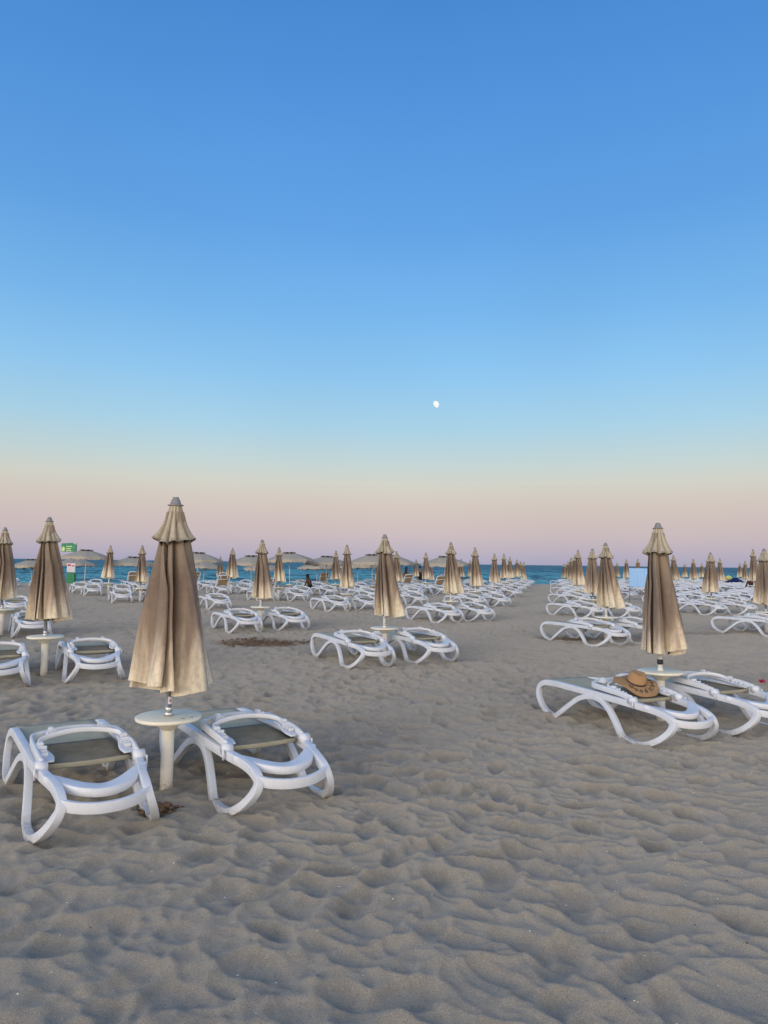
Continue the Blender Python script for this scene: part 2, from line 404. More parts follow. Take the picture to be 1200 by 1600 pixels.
for (cx, cy), rr_, k in (((-2.06, 4.36), .16, 1.0), ((-1.52, 4.70), .13, 1.0), ((-1.07, 4.86), .15, 1.0), ((-.42, 5.23), .15, 1.0), ((2.42, 6.75), .16, .9), ((3.03, 7.0), .15, .9), ((3.42, 7.2), .15, .9), ((1.80, 7.75), .14, .9),
                         ((-1.62, 5.28), .10, .7), ((-2.7, 5.45), .12, .8), ((-1.7, 5.95), .12, .8)):
    d_ = np.sqrt((XX - cx) ** 2 + (YY - cy) ** 2); an = np.arctan2(YY - cy, XX - cx); p1, p2 = r8.uniform(0, 6.28, 2)
    ZZ += k * (-0.020 * np.exp(-(d_ / (rr_ * .7)) ** 2) + 0.018 * np.exp(-((d_ - rr_ * (1 + .2 * np.sin(2 * an + p1))) / (rr_ * .32)) ** 2) * (0.75 + .4 * np.sin(3 * an + p2)))
# damp strip at the waterline
wet = np.maximum(wet, 0.8 * sstep(6, 11, YY - shore(XX)))
nr, nc = XX.shape
me = bpy.data.meshes.new('sand'); co = np.stack([XX, YY, ZZ], -1).reshape(-1, 3)
idx = np.arange(nr * nc).reshape(nr, nc)
q = np.stack([idx[:-1, :-1], idx[:-1, 1:], idx[1:, 1:], idx[1:, :-1]], -1).reshape(-1, 4)
def grid_mesh(me, co, q):
    me.vertices.add(len(co)); me.vertices.foreach_set('co', co.astype(np.float32).ravel())
    me.loops.add(q.size); me.loops.foreach_set('vertex_index', q.astype(np.int32).ravel())
    me.polygons.add(len(q)); me.polygons.foreach_set('loop_start', np.arange(0, q.size, 4, dtype=np.int32))
    me.polygons.foreach_set('use_smooth', np.ones(len(q), dtype=bool)); me.update(calc_edges=True)
grid_mesh(me, co, q)
a = me.attributes.new('wet', 'FLOAT', 'POINT'); a.data.foreach_set('value', wet.astype(np.float32).ravel())
me.materials.append(m_sand)
sand = bpy.data.objects.new('sand', me); COL.objects.link(sand); tag(sand, 'grey beige sand covered in soft footprints', 'beach', kind='structure')

# ------------------------------------------------------------------ sea
SEA = -1.0
rws = np.concatenate([np.array([20., 35.]), 42 * np.exp(np.arange(0, math.log(700 / 42), 0.0065)), np.array([900, 1500, 4000, 12000, 30000])])
t = np.linspace(-1, 1, 420)
X2 = (rws * 1.05 + 30)[:, None] * t[None, :]; Y2 = np.repeat(rws[:, None], len(t), 1)
Z2 = np.zeros_like(X2)
for k in range(26):
    lam = rng.uniform(2.5, 11); th = rng.normal(R(118), 0.5); am = 0.030 * lam ** 0.75; ph = rng.uniform(0, 6.28)
    s_ = np.sin(2 * math.pi * (X2 * math.cos(th) + Y2 * math.sin(th)) / lam + ph)
    Z2 += am * (1 - np.abs(s_)) * 0.5 * (1 - sstep(lam * 35, lam * 90, Y2))
S2 = Y2 - shore(X2)
lift = np.exp(-((S2 - 22) / 2.5) ** 2) * 0.28 * (0.5 + 0.5 * np.sin(X2 * 0.21)) + np.exp(-((S2 - 16) / 1.5) ** 2) * 0.15
Z2 += lift
surf = np.clip(np.exp(-((S2 - 13.5) / 2.2) ** 2) * 1.3 + 0.75 * np.exp(-((S2 - 21) / 2.0) ** 2) + 0.35 * np.exp(-((S2 - 34) / 3.0) ** 2), 0, 1)
nr, nc = X2.shape
me = bpy.data.meshes.new('sea'); idx = np.arange(nr * nc).reshape(nr, nc)
q = np.stack([idx[:-1, :-1], idx[:-1, 1:], idx[1:, 1:], idx[1:, :-1]], -1).reshape(-1, 4)
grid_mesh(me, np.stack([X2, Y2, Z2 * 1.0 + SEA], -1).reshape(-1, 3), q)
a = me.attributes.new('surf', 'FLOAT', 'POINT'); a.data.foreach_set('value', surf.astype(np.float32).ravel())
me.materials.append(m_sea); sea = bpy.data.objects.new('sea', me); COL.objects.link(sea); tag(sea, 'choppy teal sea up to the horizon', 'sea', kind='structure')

# ------------------------------------------------------------------ moon
mm = bpy.data.materials.new('moon_glow'); mm.use_nodes = True; N_ = mm.node_tree.nodes; L_ = mm.node_tree.links
for n in list(N_): N_.remove(n)
g_ = N_.new('ShaderNodeNewGeometry'); dp_ = N_.new('ShaderNodeVectorMath'); dp_.operation = 'DOT_PRODUCT'
moon_pos = at(680.5, 632, 20000); view = (Vector((0, 0, EYE)) - moon_pos).normalized()
lit = (view * 0.80 + Vector((0.80, 0, 0.50))).normalized()
L_.new(g_.outputs['Normal'], dp_.inputs[0]); dp_.inputs[1].default_value = lit
tcm = N_.new('ShaderNodeTexCoord'); nm = noise(N_, L_, tcm.outputs['Generated'], 4, 4)
em = N_.new('ShaderNodeEmission'); em.inputs['Strength'].default_value = 1.0  # sunlit side painted as emission, unlit side left transparent
L_.new(mixc(N_, L_, maprange(N_, L_, nm.outputs[0], 0.5, 0.65), (1.0, 1.0, 0.98), (0.80, 0.80, 0.80)), em.inputs['Color'])
trn = N_.new('ShaderNodeBsdfTransparent'); ms = N_.new('ShaderNodeMixShader'); om = N_.new('ShaderNodeOutputMaterial')
L_.new(math_(N_, L_, 'MULTIPLY', maprange(N_, L_, dp_.outputs['Value'], -0.05, 0.25), math_(N_, L_, 'SUBTRACT', 1.0, g_.outputs['Backfacing'])), ms.inputs[0]); L_.new(trn.outputs[0], ms.inputs[1]); L_.new(em.outputs[0], ms.inputs[2]); L_.new(ms.outputs[0], om.inputs[0])
mb = MB(); mb.ball((0, 0, 0), 5.6 / F * 20000 * 1.0, 32)
moon = mb.build('moon', mm); moon.location = moon_pos
tag(moon, 'small white gibbous moon alone in the blue evening sky', 'moon')

# ------------------------------------------------------------------ sun loungers
SIDE = [(1.86, .305), (1.72, .338), (1.5, .355), (1.2, .362), (.95, .364), (.6, .364), (.3, .362), (.14, .345), (.055, .298), (.035, .23), (.075, .145), (.18, .062), (.32, .022), (.385, .03),
        (.47, .09), (.60, .190), (.74, .283), (.90, .330), (1.04, .322), (1.16, .265), (1.27, .165), (1.37, .055), (1.44, .022), (1.56, .018), (1.69, .038), (1.82, .105), (1.905, .195), (1.912, .262)]
HX, HZ = 1.46, 0.392

def yside(x, z):
    t = min(1, max(0, (x - 1.3) / .62)); t = t * t * (3 - 2 * t)
    return 0.312 + 0.050 * (1 - z / 0.36) - 0.078 * t * min(1, z / .26)

def side_mb(s, n=16, sub=5, tk=0.053):
    p = [(x, s * yside(x, z), z) for x, z in SIDE]
    return MB().sweep(p, 0.052, lambda t: tk + 0.009 * (1 if (t < .24 or t > .97) else 0 if .30 < t < .92 else (.30 - t) / .06 if t <= .30 else (t - .92) / .05), (0, 1, 0), closed=True, n=n, sub=sub, e=0.16)

def head_mb(n=10, sub=5):
    m = MB()
    m.sweep([(1.885, -.262, .285), (1.945, -.19, .268), (1.985, -.09, .258), (1.995, 0, .256), (1.985, .09, .258), (1.945, .19, .268), (1.885, .262, .285)], 0.064, 0.034, (0, 0, 1), n=n + 4, sub=sub, e=0.18)
    m.sweep([(1.60, -.300, .362), (1.68, -.235, .345), (1.80, -.12, .322), (1.845, 0, .312), (1.80, .12, .322), (1.68, .235, .345), (1.60, .300, .362)],
            lambda t: 0.046 + 0.008 * math.sin(math.pi * t), lambda t: 0.036 + 0.080 * math.sin(math.pi * t) ** .8, (0, 0, 1), n=n + 4, sub=sub, e=0.18)
    return m

def sheet(x0, x1, hw, z, sag, nx=20, ny=10, thick=0.006, arch=0.0):
    m = MB(); v = []; f = []
    for sgn in (1, -1):
        for i in range(nx + 1):
            for j in range(ny + 1):
                u = i / nx; w = j / ny * 2 - 1
                v.append((x0 + (x1 - x0) * u, hw * w, z - sag * (1 - w * w) * math.sin(math.pi * u) + arch * math.sin(math.pi * u) + sgn * thick / 2))
    o = (nx + 1) * (ny + 1); I = lambda i, j: i * (ny + 1) + j
    for i in range(nx):
        for j in range(ny):
            f.append((I(i, j), I(i + 1, j), I(i + 1, j + 1), I(i, j + 1))); f.append(tuple(o + k for k in (I(i, j), I(i, j + 1), I(i + 1, j + 1), I(i + 1, j))))
    for i in range(nx): 
        f.append((I(i, 0), o + I(i, 0), o + I(i + 1, 0), I(i + 1, 0))); f.append((I(i, ny), I(i + 1, ny), o + I(i + 1, ny), o + I(i, ny)))
    for j in range(ny):
        f.append((I(0, j), I(0, j + 1), o + I(0, j + 1), o + I(0, j))); f.append((I(nx, j), o + I(nx, j), o + I(nx, j + 1), I(nx, j + 1)))
    return m.add(v, f)

def back_parts(raised=False, lean=0.0):
    """backrest folded over the seat, its ribbed underside up"""
    fr = MB()
    fr.sweep([(1.44, -.292, .408), (1.30, -.300, .428), (1.05, -.296, .438), (.91, -.286, .442), (.862, -.268, .445), (.838, -.22, .450), (.818, -.10, .463), (.814, 0, .467), (.818, .10, .463), (.838, .22, .450), (.862, .268, .445), (.91, .286, .442), (1.05, .296, .438), (1.30, .300, .428), (1.44, .292, .408)], 0.056, 0.026, (0, 0, 1), n=12, sub=4, e=0.5)
    # inner paddle plates that widen toward the hinge
    for s in (-1, 1):
        fr.sweep([(1.40, s * .262, .404), (1.33, s * .245, .412), (1.24, s * .250, .420), (1.12, s * .268, .428), (1.0, s * .27, .434)], 0.012, lambda t: 0.10 - 0.055 * t, (0, 0, 1), n=8, sub=3, e=0.5)
    arch = MB().sweep([(1.17, -.275, .440), (1.075, -.258, .466), (1.030, -.16, .488), (1.015, 0, .500), (1.030, .16, .488), (1.075, .258, .466), (1.17, .275, .440)], 0.036, 0.018, (0, 0, 1), n=8, sub=4, e=0.5)
    blocks = []
    for s in (-1, 1):
        b = MB().box((.90, s * .165, .492), (.05, .035, .045)).box((.90, s * .165, .470), (.09, .055, .02))
        b.box((.955, s * .165, .487), (.018, .06, .035)); blocks.append(b)
        c = MB().box((1.17, s * .268, .462), (.05, .040, .040)).box((1.225, s * .262, .443), (.022, .055, .045)).box((1.28, s * .262, .436), (.018, .045, .03)).box((1.32, s * .262, .432), (.018, .045, .026)); blocks.append(c)
    sl = sheet(.83, 1.405, .262, .378, .006, 12, 8)
    hem = MB().sweep([(1.408, -.25, .374), (1.412, 0, .368), (1.408, .25, .374)], 0.032, 0.012, (0, 0, 1), n=8, sub=3)
    allp = [fr, arch, sl, hem] + blocks
    if raised:
        M = Matrix.Translation((HX, 0, HZ)) @ Matrix.Rotation(R(118 + lean), 4, 'Y') @ Matrix.Translation((-HX, 0, -HZ))
        for p in allp: p.xform(M)
    return fr, arch, blocks, sl, hem

def make_lounger(raised=False, far=False):
    root = empty('sun_lounger')
    sm = m_tan if raised else m_back
    if not far:
        for s in (-1, 1): side_mb(s).build('side_frame', m_white, root)
        head_mb().build('head_crossbar', m_white, root)
        MB().sweep([(.055, -.30, .325), (.045, 0, .325), (.055, .30, .325)], .04, .035, (0, 0, 1), n=8).build('foot_crossbar', m_white, root)
        MB().sweep([(1.02, -.30, .305), (1.02, 0, .300), (1.02, .30, .305)], .045, .03, (0, 0, 1), n=8).build('under_brace', m_white, root)
        st = sheet(.07, 1.38, .288, .366, .026).build('seat_sling', m_sling, root)
        fr, arch, blocks, sl, hem = back_parts(raised)
        bf = fr.build('backrest_frame', m_white, root)
        arch.build('support_bar', m_white, bf)
        for b in blocks: b.build('ratchet_block', m_white, bf, False)
        bs = sl.build('backrest_sling', sm, root); hem.build('hem', m_hem, bs)
        for s in (-1, 1):
            k = MB(); k.sweep([(HX, s * .262, HZ), (HX, s * .335, HZ)], .074, .074, (0, 0, 1), n=16, spline=False, e=1)
            k.box((HX + .045, s * .34, HZ - .03), (.016, .012, .07)); k.build('hinge', m_white, root)
    else:
        m = MB()
        for s in (-1, 1): sd_ = side_mb(s, 6, 2); m.add(sd_.v, sd_.f)
        h_ = head_mb(6, 2); m.add(h_.v, h_.f)
        fr, arch, blocks, sl, hem = back_parts(raised)
        for x in (fr, arch): m.add(x.v, x.f)
        m.build('frame', m_white, root)
        st = sheet(.07, 1.38, .288, .366, .026, 6, 4).build('seat_sling', m_sling, root)
        bs = sl.build('backrest_sling', sm, root)
    return root

PROTO = {(r, f): make_lounger(r, f) for r in (False, True) for f in (False, True)}
used = set()
n_lounger = 0
def lounger(pivot_xy, deg, side, label, group, raised=False, far=False, off=0.57, along=0.87, dz=0.0, fold=True):
    """foot end away from the camera; deg = how far the long axis turns from straight at the camera"""
    global n_lounger
    key = (raised, far)
    root = PROTO[key] if key not in used else copy_tree(PROTO[key])
    used.add(key)
    a = R(deg); u = Vector((math.sin(a), -math.cos(a))); v = Vector((math.cos(a), math.sin(a)))
    o = Vector(pivot_xy) + v * side * off - u * along
    c = o + u * 1.0
    root.location = (o.x, o.y, gz(c.x, c.y) + dz - 0.012)
    root.rotation_euler = (random.uniform(-.008, .008), 0, math.atan2(u.y, u.x))
    # follow the ground's slope along the long axis
    h0, h1_ = gz(*(o + u * .35)), gz(*(o + u * 1.6)); root.rotation_euler.y = -math.atan2(h1_ - h0, 1.25)
    root.location.z = h0 + dz - 0.012 - (h1_ - h0) / 1.25 * .35
    tag(root, label, 'sun lounger', group); n_lounger += 1
    return root

# ------------------------------------------------------------------ closed umbrellas
def canopy_mb(seed, lean=0.0, leany=0.0, spread=1.0, folds=8):
    r = random.Random(seed); nl, per = 32, 16; n = folds * per
    A = [r.uniform(0.80, 1.06) for _ in range(folds)]; K = [r.uniform(0.6, 1.5) for _ in range(folds)]; H = [r.uniform(-.03, .035) for _ in range(folds)]
    big = r.randrange(folds); A[big] = 1.08; K[big] = 0.35
    ws = [r.uniform(0.6, 1.4) for _ in range(folds)]; tot = sum(ws); st = [sum(ws[:i]) / tot for i in range(folds + 1)]
    m = MB(); v = []; f = []
    ph = [r.uniform(0, 6.28) for _ in range(12)]
    for i in range(nl + 1):
        t = i / nl; ro = (0.070 + 0.240 * t ** 0.92) * (0.92 + 0.08 * spread); ri = ro * (0.62 - 0.44 * min(1, t * 2.6))
        for k in range(folds):
            for j in range(per):
                p = j / per; tr_ = 1 - abs(2 * p - 1); b = 0.55 * tr_ ** 0.85 + 0.45 * math.sin(math.pi * p) ** 0.7
                rr = ri + (ro * A[k] - ri) * b
                rr *= 1 + 0.025 * math.sin(7 * t + ph[k % 12] + 3 * p) * t * b
                th = 2 * math.pi * (st[k] + (st[k + 1] - st[k]) * p) + K[k] * (b ** 1.6) * min(1, 0.2 + t * 1.8) * 0.80 + 0.05 * math.sin(5 * t + ph[(k + 4) % 12])
                hem = t ** 6 * (H[k] + 0.018 * math.cos(2 * math.pi * p) + 0.004 * math.sin(11 * p + ph[k % 12]))
                z = 2.05 - 1.305 * t - hem
                dx = lean * t ** 1.6; dy = leany * t ** 1.6
                v.append((rr * math.cos(th) + dx, rr * math.sin(th) + dy, z))
    for i in range(nl):
        for k in range(n):
            l = (k + 1) % n; f.append((i * n + k, (i + 1) * n + k, (i + 1) * n + l, i * n + l))
    return m.add(v, f)

def valance_mb(seed, folds=11):
    r = random.Random(seed + 50); m = MB(); v = []; f = []; per = 10; n = folds * per; nl = 10
    A = [r.uniform(0.90, 1.12) for _ in range(folds)]; Z = [r.uniform(-.018, .018) for _ in range(folds)]
    ws = [r.uniform(0.65, 1.35) for _ in range(folds)]; tot = sum(ws); st = [sum(ws[:i]) / tot for i in range(folds + 1)]
    for i in range(nl + 2):
        t = min(i, nl) / nl
        for k in range(folds):
            for j in range(per):
                p = j / per; s = math.sin(math.pi * p) ** 0.62
                ro = 0.044 + (0.075 * t + 0.045 * t ** 3) * A[k]; ri = 0.034 + 0.052 * t + 0.018 * t ** 3
                rr = ri + (ro - ri) * s
                th = 2 * math.pi * (st[k] + (st[k + 1] - st[k]) * p) + 0.16 * s * t
                z = 2.10 - 0.270 * t + t ** 3 * (0.034 * s - 0.026 + Z[k])
                if i > nl: rr -= 0.005; z += 0.009
                v.append((rr * math.cos(th), rr * math.sin(th), z))
    for i in range(nl + 1):
        for k in range(n):
            l = (k + 1) % n; f.append((i * n + k, (i + 1) * n + k, (i + 1) * n + l, i * n + l))
    return m.add(v, f)

def make_umbrella(seed, lean, leany, spread, pole_mat, collar=False):
    root = empty('closed_umbrella')
    MB().lathe([(.046, -.35), (.046, .455)], 24).build('ground_post', m_post, root)
    MB().lathe([(.046, .430), (.060, .440), (.105, .478), (.118, .497), (.212, .500), (.232, .506), (.237, .516), (.236, .527), (.228, .532), (.05, .529)], 48).build('table_top', m_table, root)
    MB().lathe([(.034, .529), (.030, .56), (.0235, .562), (.0235, 2.09)], 16).build('pole', pole_mat, root)
    MB().lathe([(.031, .60), (.031, .655)] if collar else [(.027, .561), (.027, .60)], 16).build('collar', m_dark if collar else m_metal, root)
    MB().lathe([(.045, .735), (.038, .775), (.040, .80)], 14).build('runner', m_dark if collar else m_grey, root)
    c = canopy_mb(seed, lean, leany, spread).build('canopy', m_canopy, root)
    valance_mb(seed).build('valance', m_valance, root)
    MB().lathe([(.058, 2.098), (.060, 2.104), (.040, 2.110), (.037, 2.125), (.029, 2.146), (.0225, 2.152), (.0225, 2.163)], 20).build('finial', m_grey, root)
    return root
VAR = [make_umbrella(1, .022, -.01, 1.0, m_metal), make_umbrella(2, .055, .0, 1.0, m_metal), make_umbrella(3, .045, -.02, 1.0, m_pole_white, True),
       make_umbrella(4, .09, .0, .95, m_pole_white), make_umbrella(5, .02, .02, 1.0, m_metal), make_umbrella(6, .065, .01, .9, m_pole_white), make_umbrella(7, .03, -.03, .9, m_metal)]
vused = set()
UG = 'beige umbrellas folded shut in rows across the beach'
LG = 'white sun loungers in pairs beside the umbrellas'
AX = 28.0

def umbrella(px, ytop, Y, var, rz, label, short, deg=AX, sides='LR', raised='', squash=None):
    P = at(px, ytop, Y); g = gz(P.x, P.y)
    root = VAR[var] if var not in vused else copy_tree(VAR[var]); vused.add(var)
    sc = (P.z - g) / 2.163
    sc = min(1.13, max(0.86, sc)) if squash is None else squash
    root.location = (P.x, P.y, g); root.scale = (1, 1, sc); root.rotation_euler = (random.uniform(-.012, .012) if Y > 9 else 0, random.uniform(-.012, .012) if Y > 9 else 0, rz)
    tag(root, label, 'umbrella', UG)
    far = Y > 36
    for s in sides:
        sd = -1 if s == 'L' else 1
        lounger((P.x, P.y), deg + random.uniform(-2.5, 2.5) * (1 if Y > 12 else 0), sd, 'white lounger %s of %s' % ('left' if s == 'L' else 'right', short), LG, raised=s in raised, far=far,
                off=(0.57 if Y < 11 else 0.65 if s == 'L' else 0.50) + random.uniform(-.02, .04) * (Y > 12), along=0.87 + random.uniform(-.15, .2) * (Y > 12))
    return root

U = [
 # px, top, depth, variant, rz, label, short, deg, sides, raised
 (275, 777, 5.3, 0, 0.0, 'largest closed beige umbrella with brown stained folds, nearest the camera at left', 'the largest nearest umbrella', 31, '', ''),
 (1028, 817, 7.75, 2, 0.3, 'closed beige umbrella leaning right behind the lounger with the straw hat', 'the umbrella by the straw hat', 25, '', ''),
 (80, 808, 9.9, 1, 1.0, 'tall closed umbrella left of the largest one, second from the left edge', 'the second umbrella from the left edge', 29, 'LR', ''),
 (10, 824, 14.6, 4, 2.2, 'closed umbrella partly cut off by the left edge of the photo', 'the umbrella at the left edge', 29, 'LR', ''),
 (603, 835, 12.0, 3, 0.1, 'closed umbrella in the middle of the photo, flaring right, foremost of its line', 'the foremost middle umbrella', 27, 'LR', ''),
 (410, 843, 16.8, 5, 0.6, 'closed umbrella behind the damp brown sand patch, left of the middle one', 'the umbrella behind the damp brown patch', 28, 'LR', ''),
 (705, 847, 20.0, 3, 0.4, 'closed umbrella next behind and right of the foremost middle umbrella', 'the umbrella behind the foremost middle one', 28, 'LR', ''),
 (543, 851, 24.0, 6, 0.1, 'closed umbrella just left of the foremost middle umbrella, before the open parasols', 'the umbrella left of the middle one', 28, 'LR', ''),
 (946, 848, 15.0, 3, 0.2, 'closed umbrella flaring right, foremost of the line left of the straw hat umbrella', 'the foremost umbrella in the right line', 27, 'LR', ''),
 (926, 857, 22.2, 6, 0.5, 'closed umbrella second from the front in the right line', 'the second umbrella in the right line', 27, 'LR', ''),
 (904, 859, 29.8, 5, 0.3, 'closed umbrella third from the front in the right line', 'the third umbrella in the right line', 27, 'LR', ''),
 (898, 867, 38.0, 1, 0.8, 'closed umbrella fourth from the front in the right line', 'the fourth umbrella in the right line', 27, 'LR', ''),
 (893, 871, 46.0, 4, 0.3, 'small closed umbrella fifth from the front in the right line', 'the fifth umbrella in the right line', 27, 'LR', ''),
 (887, 877, 56.0, 1, 1.3, 'tiny closed umbrella sixth in the right line, near the water', 'the sixth umbrella in the right line', 27, 'LR', ''),
 (882, 881, 62.0, 4, 0.9, 'tiny closed umbrella at the far left end of the right line', 'the last umbrella in the right line', 27, 'R', ''),
 (743, 855, 27.0, 5, 0.2, 'closed umbrella third of the line running from the middle to the water', 'the third umbrella of the middle line', 28, 'LR', ''),
 (773, 865, 34.5, 6, 0.2, 'closed umbrella fourth of the line running from the middle to the water', 'the fourth umbrella of the middle line', 28, 'LR', ''),
 (788, 865, 41.0, 1, 0.2, 'closed umbrella fifth of the line running from the middle to the water', 'the fifth umbrella of the middle line', 28, 'LR', ''),
 (797, 870, 47.0, 5, 0.2, 'small closed umbrella sixth of the line from the middle to the water', 'the sixth umbrella of the middle line', 28, 'LR', ''),
 (807.5, 874, 53.0, 4, 0.2, 'small closed umbrella seventh of the line from the middle to the water', 'the seventh umbrella of the middle line', 28, 'LR', ''),
 (813.5, 877, 59.0, 1, 0.2, 'tiny closed umbrella last but one of the line from the middle to the water', 'the last but one umbrella of the middle line', 28, 'LR', ''),
 (818, 878, 64.0, 6, 0.2, 'tiny closed umbrella at the seaward end of the line from the middle', 'the last umbrella of the middle line', 28, 'L', ''),
 (437, 855, 29.0, 1, 0.4, 'closed umbrella in front of the big dark lined open parasol', 'the umbrella before the dark lined parasol', 28, 'LR', 'L'),
 (363, 856, 34.5, 4, 0.4, 'closed umbrella right of the largest one, standing against the sea', 'the umbrella right of the largest one', 28, 'LR', 'L'),
 (344, 869, 52.0, 1, 0.7, 'small closed umbrella against the sea, just right of the largest umbrella', 'the small umbrella against the sea', 28, 'L', ''),
 (222, 852, 26.8, 1, 0.1, 'closed umbrella half hidden by the left side of the largest one', 'the umbrella half hidden by the largest', 28, 'LR', ''),
 (172, 852, 31.5, 5, 2.0, 'closed umbrella between the green board and the largest umbrella', 'the umbrella right of the green board', 28, 'LR', ''),
 (525, 860, 34.5, 1, 0.5, 'closed umbrella beside the dark seated person', 'the umbrella by the seated person', 28, 'LR', ''),
 (619, 861, 33.0, 3, 0.5, 'closed umbrella hidden directly behind the foremost middle umbrella', 'the umbrella hidden behind the middle one', 28, 'LR', ''),
 (591, 877, 58.0, 1, 0.5, 'tiny closed umbrella peeping out left of the foremost middle umbrella', 'the tiny umbrella left of the middle one', 28, 'R', ''),
 (665, 863, 39.0, 5, 0.2, 'closed umbrella left of the open parasol near the standing woman', 'the umbrella by the standing woman', 28, 'LR', 'R'),
 (650, 874, 52.0, 4, 0.9, 'small closed umbrella just right of the standing woman', 'the small umbrella by the woman', 28, 'L', ''),
 (674, 879, 60.0, 1, 0.2, 'tiny closed umbrella behind the one by the standing woman', '', 28, '', ''),
 (720, 873, 50.0, 1, 0.2, 'small closed umbrella peeping out right of the second middle line umbrella', 'the small umbrella behind the second one', 28, 'LR', ''),
 (735, 875, 54.0, 5, 0.2, 'small closed umbrella peeping out left of the third middle line umbrella', 'the small umbrella behind the third one', 28, 'R', ''),
 (1110, 863, 24.4, 1, 1.7, 'closed umbrella right of the straw hat umbrella, foremost of the right field', 'the foremost umbrella of the right field', 26, 'LR', ''),
 (1194, 857, 17.4, 6, 0.1, 'closed umbrella cut off by the right edge of the photo', 'the umbrella at the right edge', 26, 'LR', ''),
 (1177, 858, 33.7, 5, 0.1, 'closed umbrella standing on the low sand mound near the right edge', 'the umbrella on the sand mound', 26, 'LR', ''),
 (1124, 872, 44.0, 5, 0.3, 'closed umbrella behind the foremost umbrella of the right field, slightly right', 'the umbrella behind the field\'s foremost', 26, 'LR', ''),
 (1083, 873, 50.0, 1, 0.3, 'small closed umbrella midway between straw hat umbrella and right field umbrella', 'the small umbrella midway in the field', 26, 'LR', ''),
 (1070, 881, 66.0, 4, 0.3, 'tiny closed umbrella against the sea, nearest right of the straw hat umbrella', 'the tiny umbrella at the waterline', 26, 'LR', ''),
 (1096, 880, 64.0, 1, 0.3, 'tiny closed umbrella just left of the foremost right field umbrella', 'the tiny umbrella beside the field\'s foremost', 26, 'LR', ''),
 (1156, 880, 66.0, 1, 0.3, 'small closed umbrella right of the dark blue tarpaulin heap', 'the small umbrella by the blue heap', 26, 'LR', ''),
 (1164, 876, 54.0, 4, 0.3, 'closed umbrella between the blue tarpaulin heap and the sand mound', 'the umbrella by the sand mound', 26, 'LR', ''),
 (1052, 867, 38.0, 3, 0.3, 'closed umbrella hidden behind the leaning side of the straw hat umbrella', 'the umbrella behind the straw hat one', 26, 'LR', ''),
 (979, 874, 52.0, 1, 0.3, 'small closed umbrella just left of the pale blue panel', 'the small umbrella left of the blue panel', 26, 'LR', ''),
 (997, 873, 49.0, 6, 0.3, 'small closed umbrella whose top shows over the pale blue panel', 'the umbrella behind the blue panel', 26, 'LR', ''),
 (964, 879, 62.0, 4, 0.3, 'tiny closed umbrella beside the foremost right line umbrella', 'the tiny umbrella behind the right line', 26, 'LR', ''),
]
for row in U: umbrella(*row[:7], deg=row[7], sides=row[8], raised=row[9])

# the two nearest pairs, placed by hand
def place_head(loop_l, loop_r, label, dz=0.0):
    """world points of the two loop bottoms at the head end (local x 1.60)"""
    a, b = Vector(loop_l), Vector(loop_r); v = (b - a).normalized(); u = Vector((v.y, -v.x)); c = (a + b) / 2
    deg = math.degrees(math.atan2(u.x, -u.y))
    return lounger(c - u * 0.73, deg, 1, label, LG, off=0.0, along=0.87, dz=dz)
DZ = -.014
L1 = place_head((-2.08, 4.38), (-1.53, 4.744), 'white lounger at the left edge, left of the largest umbrella', DZ)
L2 = place_head((-1.055, 4.86), (-0.445, 5.255), 'white lounger right of the largest umbrella', DZ)
L3 = place_head((2.44, 6.75), (3.04, 7.02), 'white lounger with a straw hat lying on it', DZ)
L4 = place_head((3.44, 7.22), (4.06, 7.49), 'white lounger at the right edge, beside the one with the straw hat', DZ)

# ------------------------------------------------------------------ more loungers in the dense fields by the water
def extra(px, py_or_none, Y, deg, label, group, raised=False, far=True):
    P = at(px, 900, Y); lounger((P.x, P.y), deg, 1, label, group, raised=raised, far=far, off=0, along=1.0)
RG = 'distant loungers packed in the right field'
ORD = ['first', 'second', 'third', 'fourth', 'fifth', 'sixth', 'seventh', 'eighth', 'ninth', 'tenth', 'eleventh', 'twelfth', 'thirteenth', 'fourteenth', 'fifteenth', 'sixteenth', 'seventeenth', 'eighteenth', 'nineteenth', 'twentieth']
for ri_, Y in enumerate((30.5, 36, 42, 49, 57, 66)):
    for ci_, px in enumerate(range(1046, 1215, 27 if Y < 45 else 21)):
        j = random.uniform(-6, 6)
        extra(px + j, None, Y + random.uniform(-1.5, 1.5), 26 + random.uniform(-4, 4), 'white lounger in the %s row of the crowded right field, %s from its left' % (ORD[ri_], ORD[ci_]), RG)
for i_, (px, Y) in enumerate(sorted(((900, 34), (915, 40), (930, 36), (945, 44), (965, 33), (975, 38), (1008, 36), (1020, 41), (955, 50), (925, 48), (990, 44)))):
    extra(px, None, Y, 27, 'distant white lounger between right line and pale blue panel, %s from the left' % ORD[i_], 'distant loungers behind the right line')
for px, Y, lb in ((337, 23.5, 'white lounger emerging right of the largest umbrella, above the lounger by the damp patch'), (26, 20.5, 'white lounger between the two leftmost closed umbrellas, farther back'), (640, 27.5, 'white lounger just right of the foremost middle umbrella canopy'), (468, 33, 'white lounger below the big dark lined parasol'), (570, 31, 'white lounger between the two closed umbrellas and the foremost middle one')):
    extra(px, None, Y, 28, lb, LG, far=False)
cnt = [0, 0]
CG = 'seafront loungers under the open parasols'
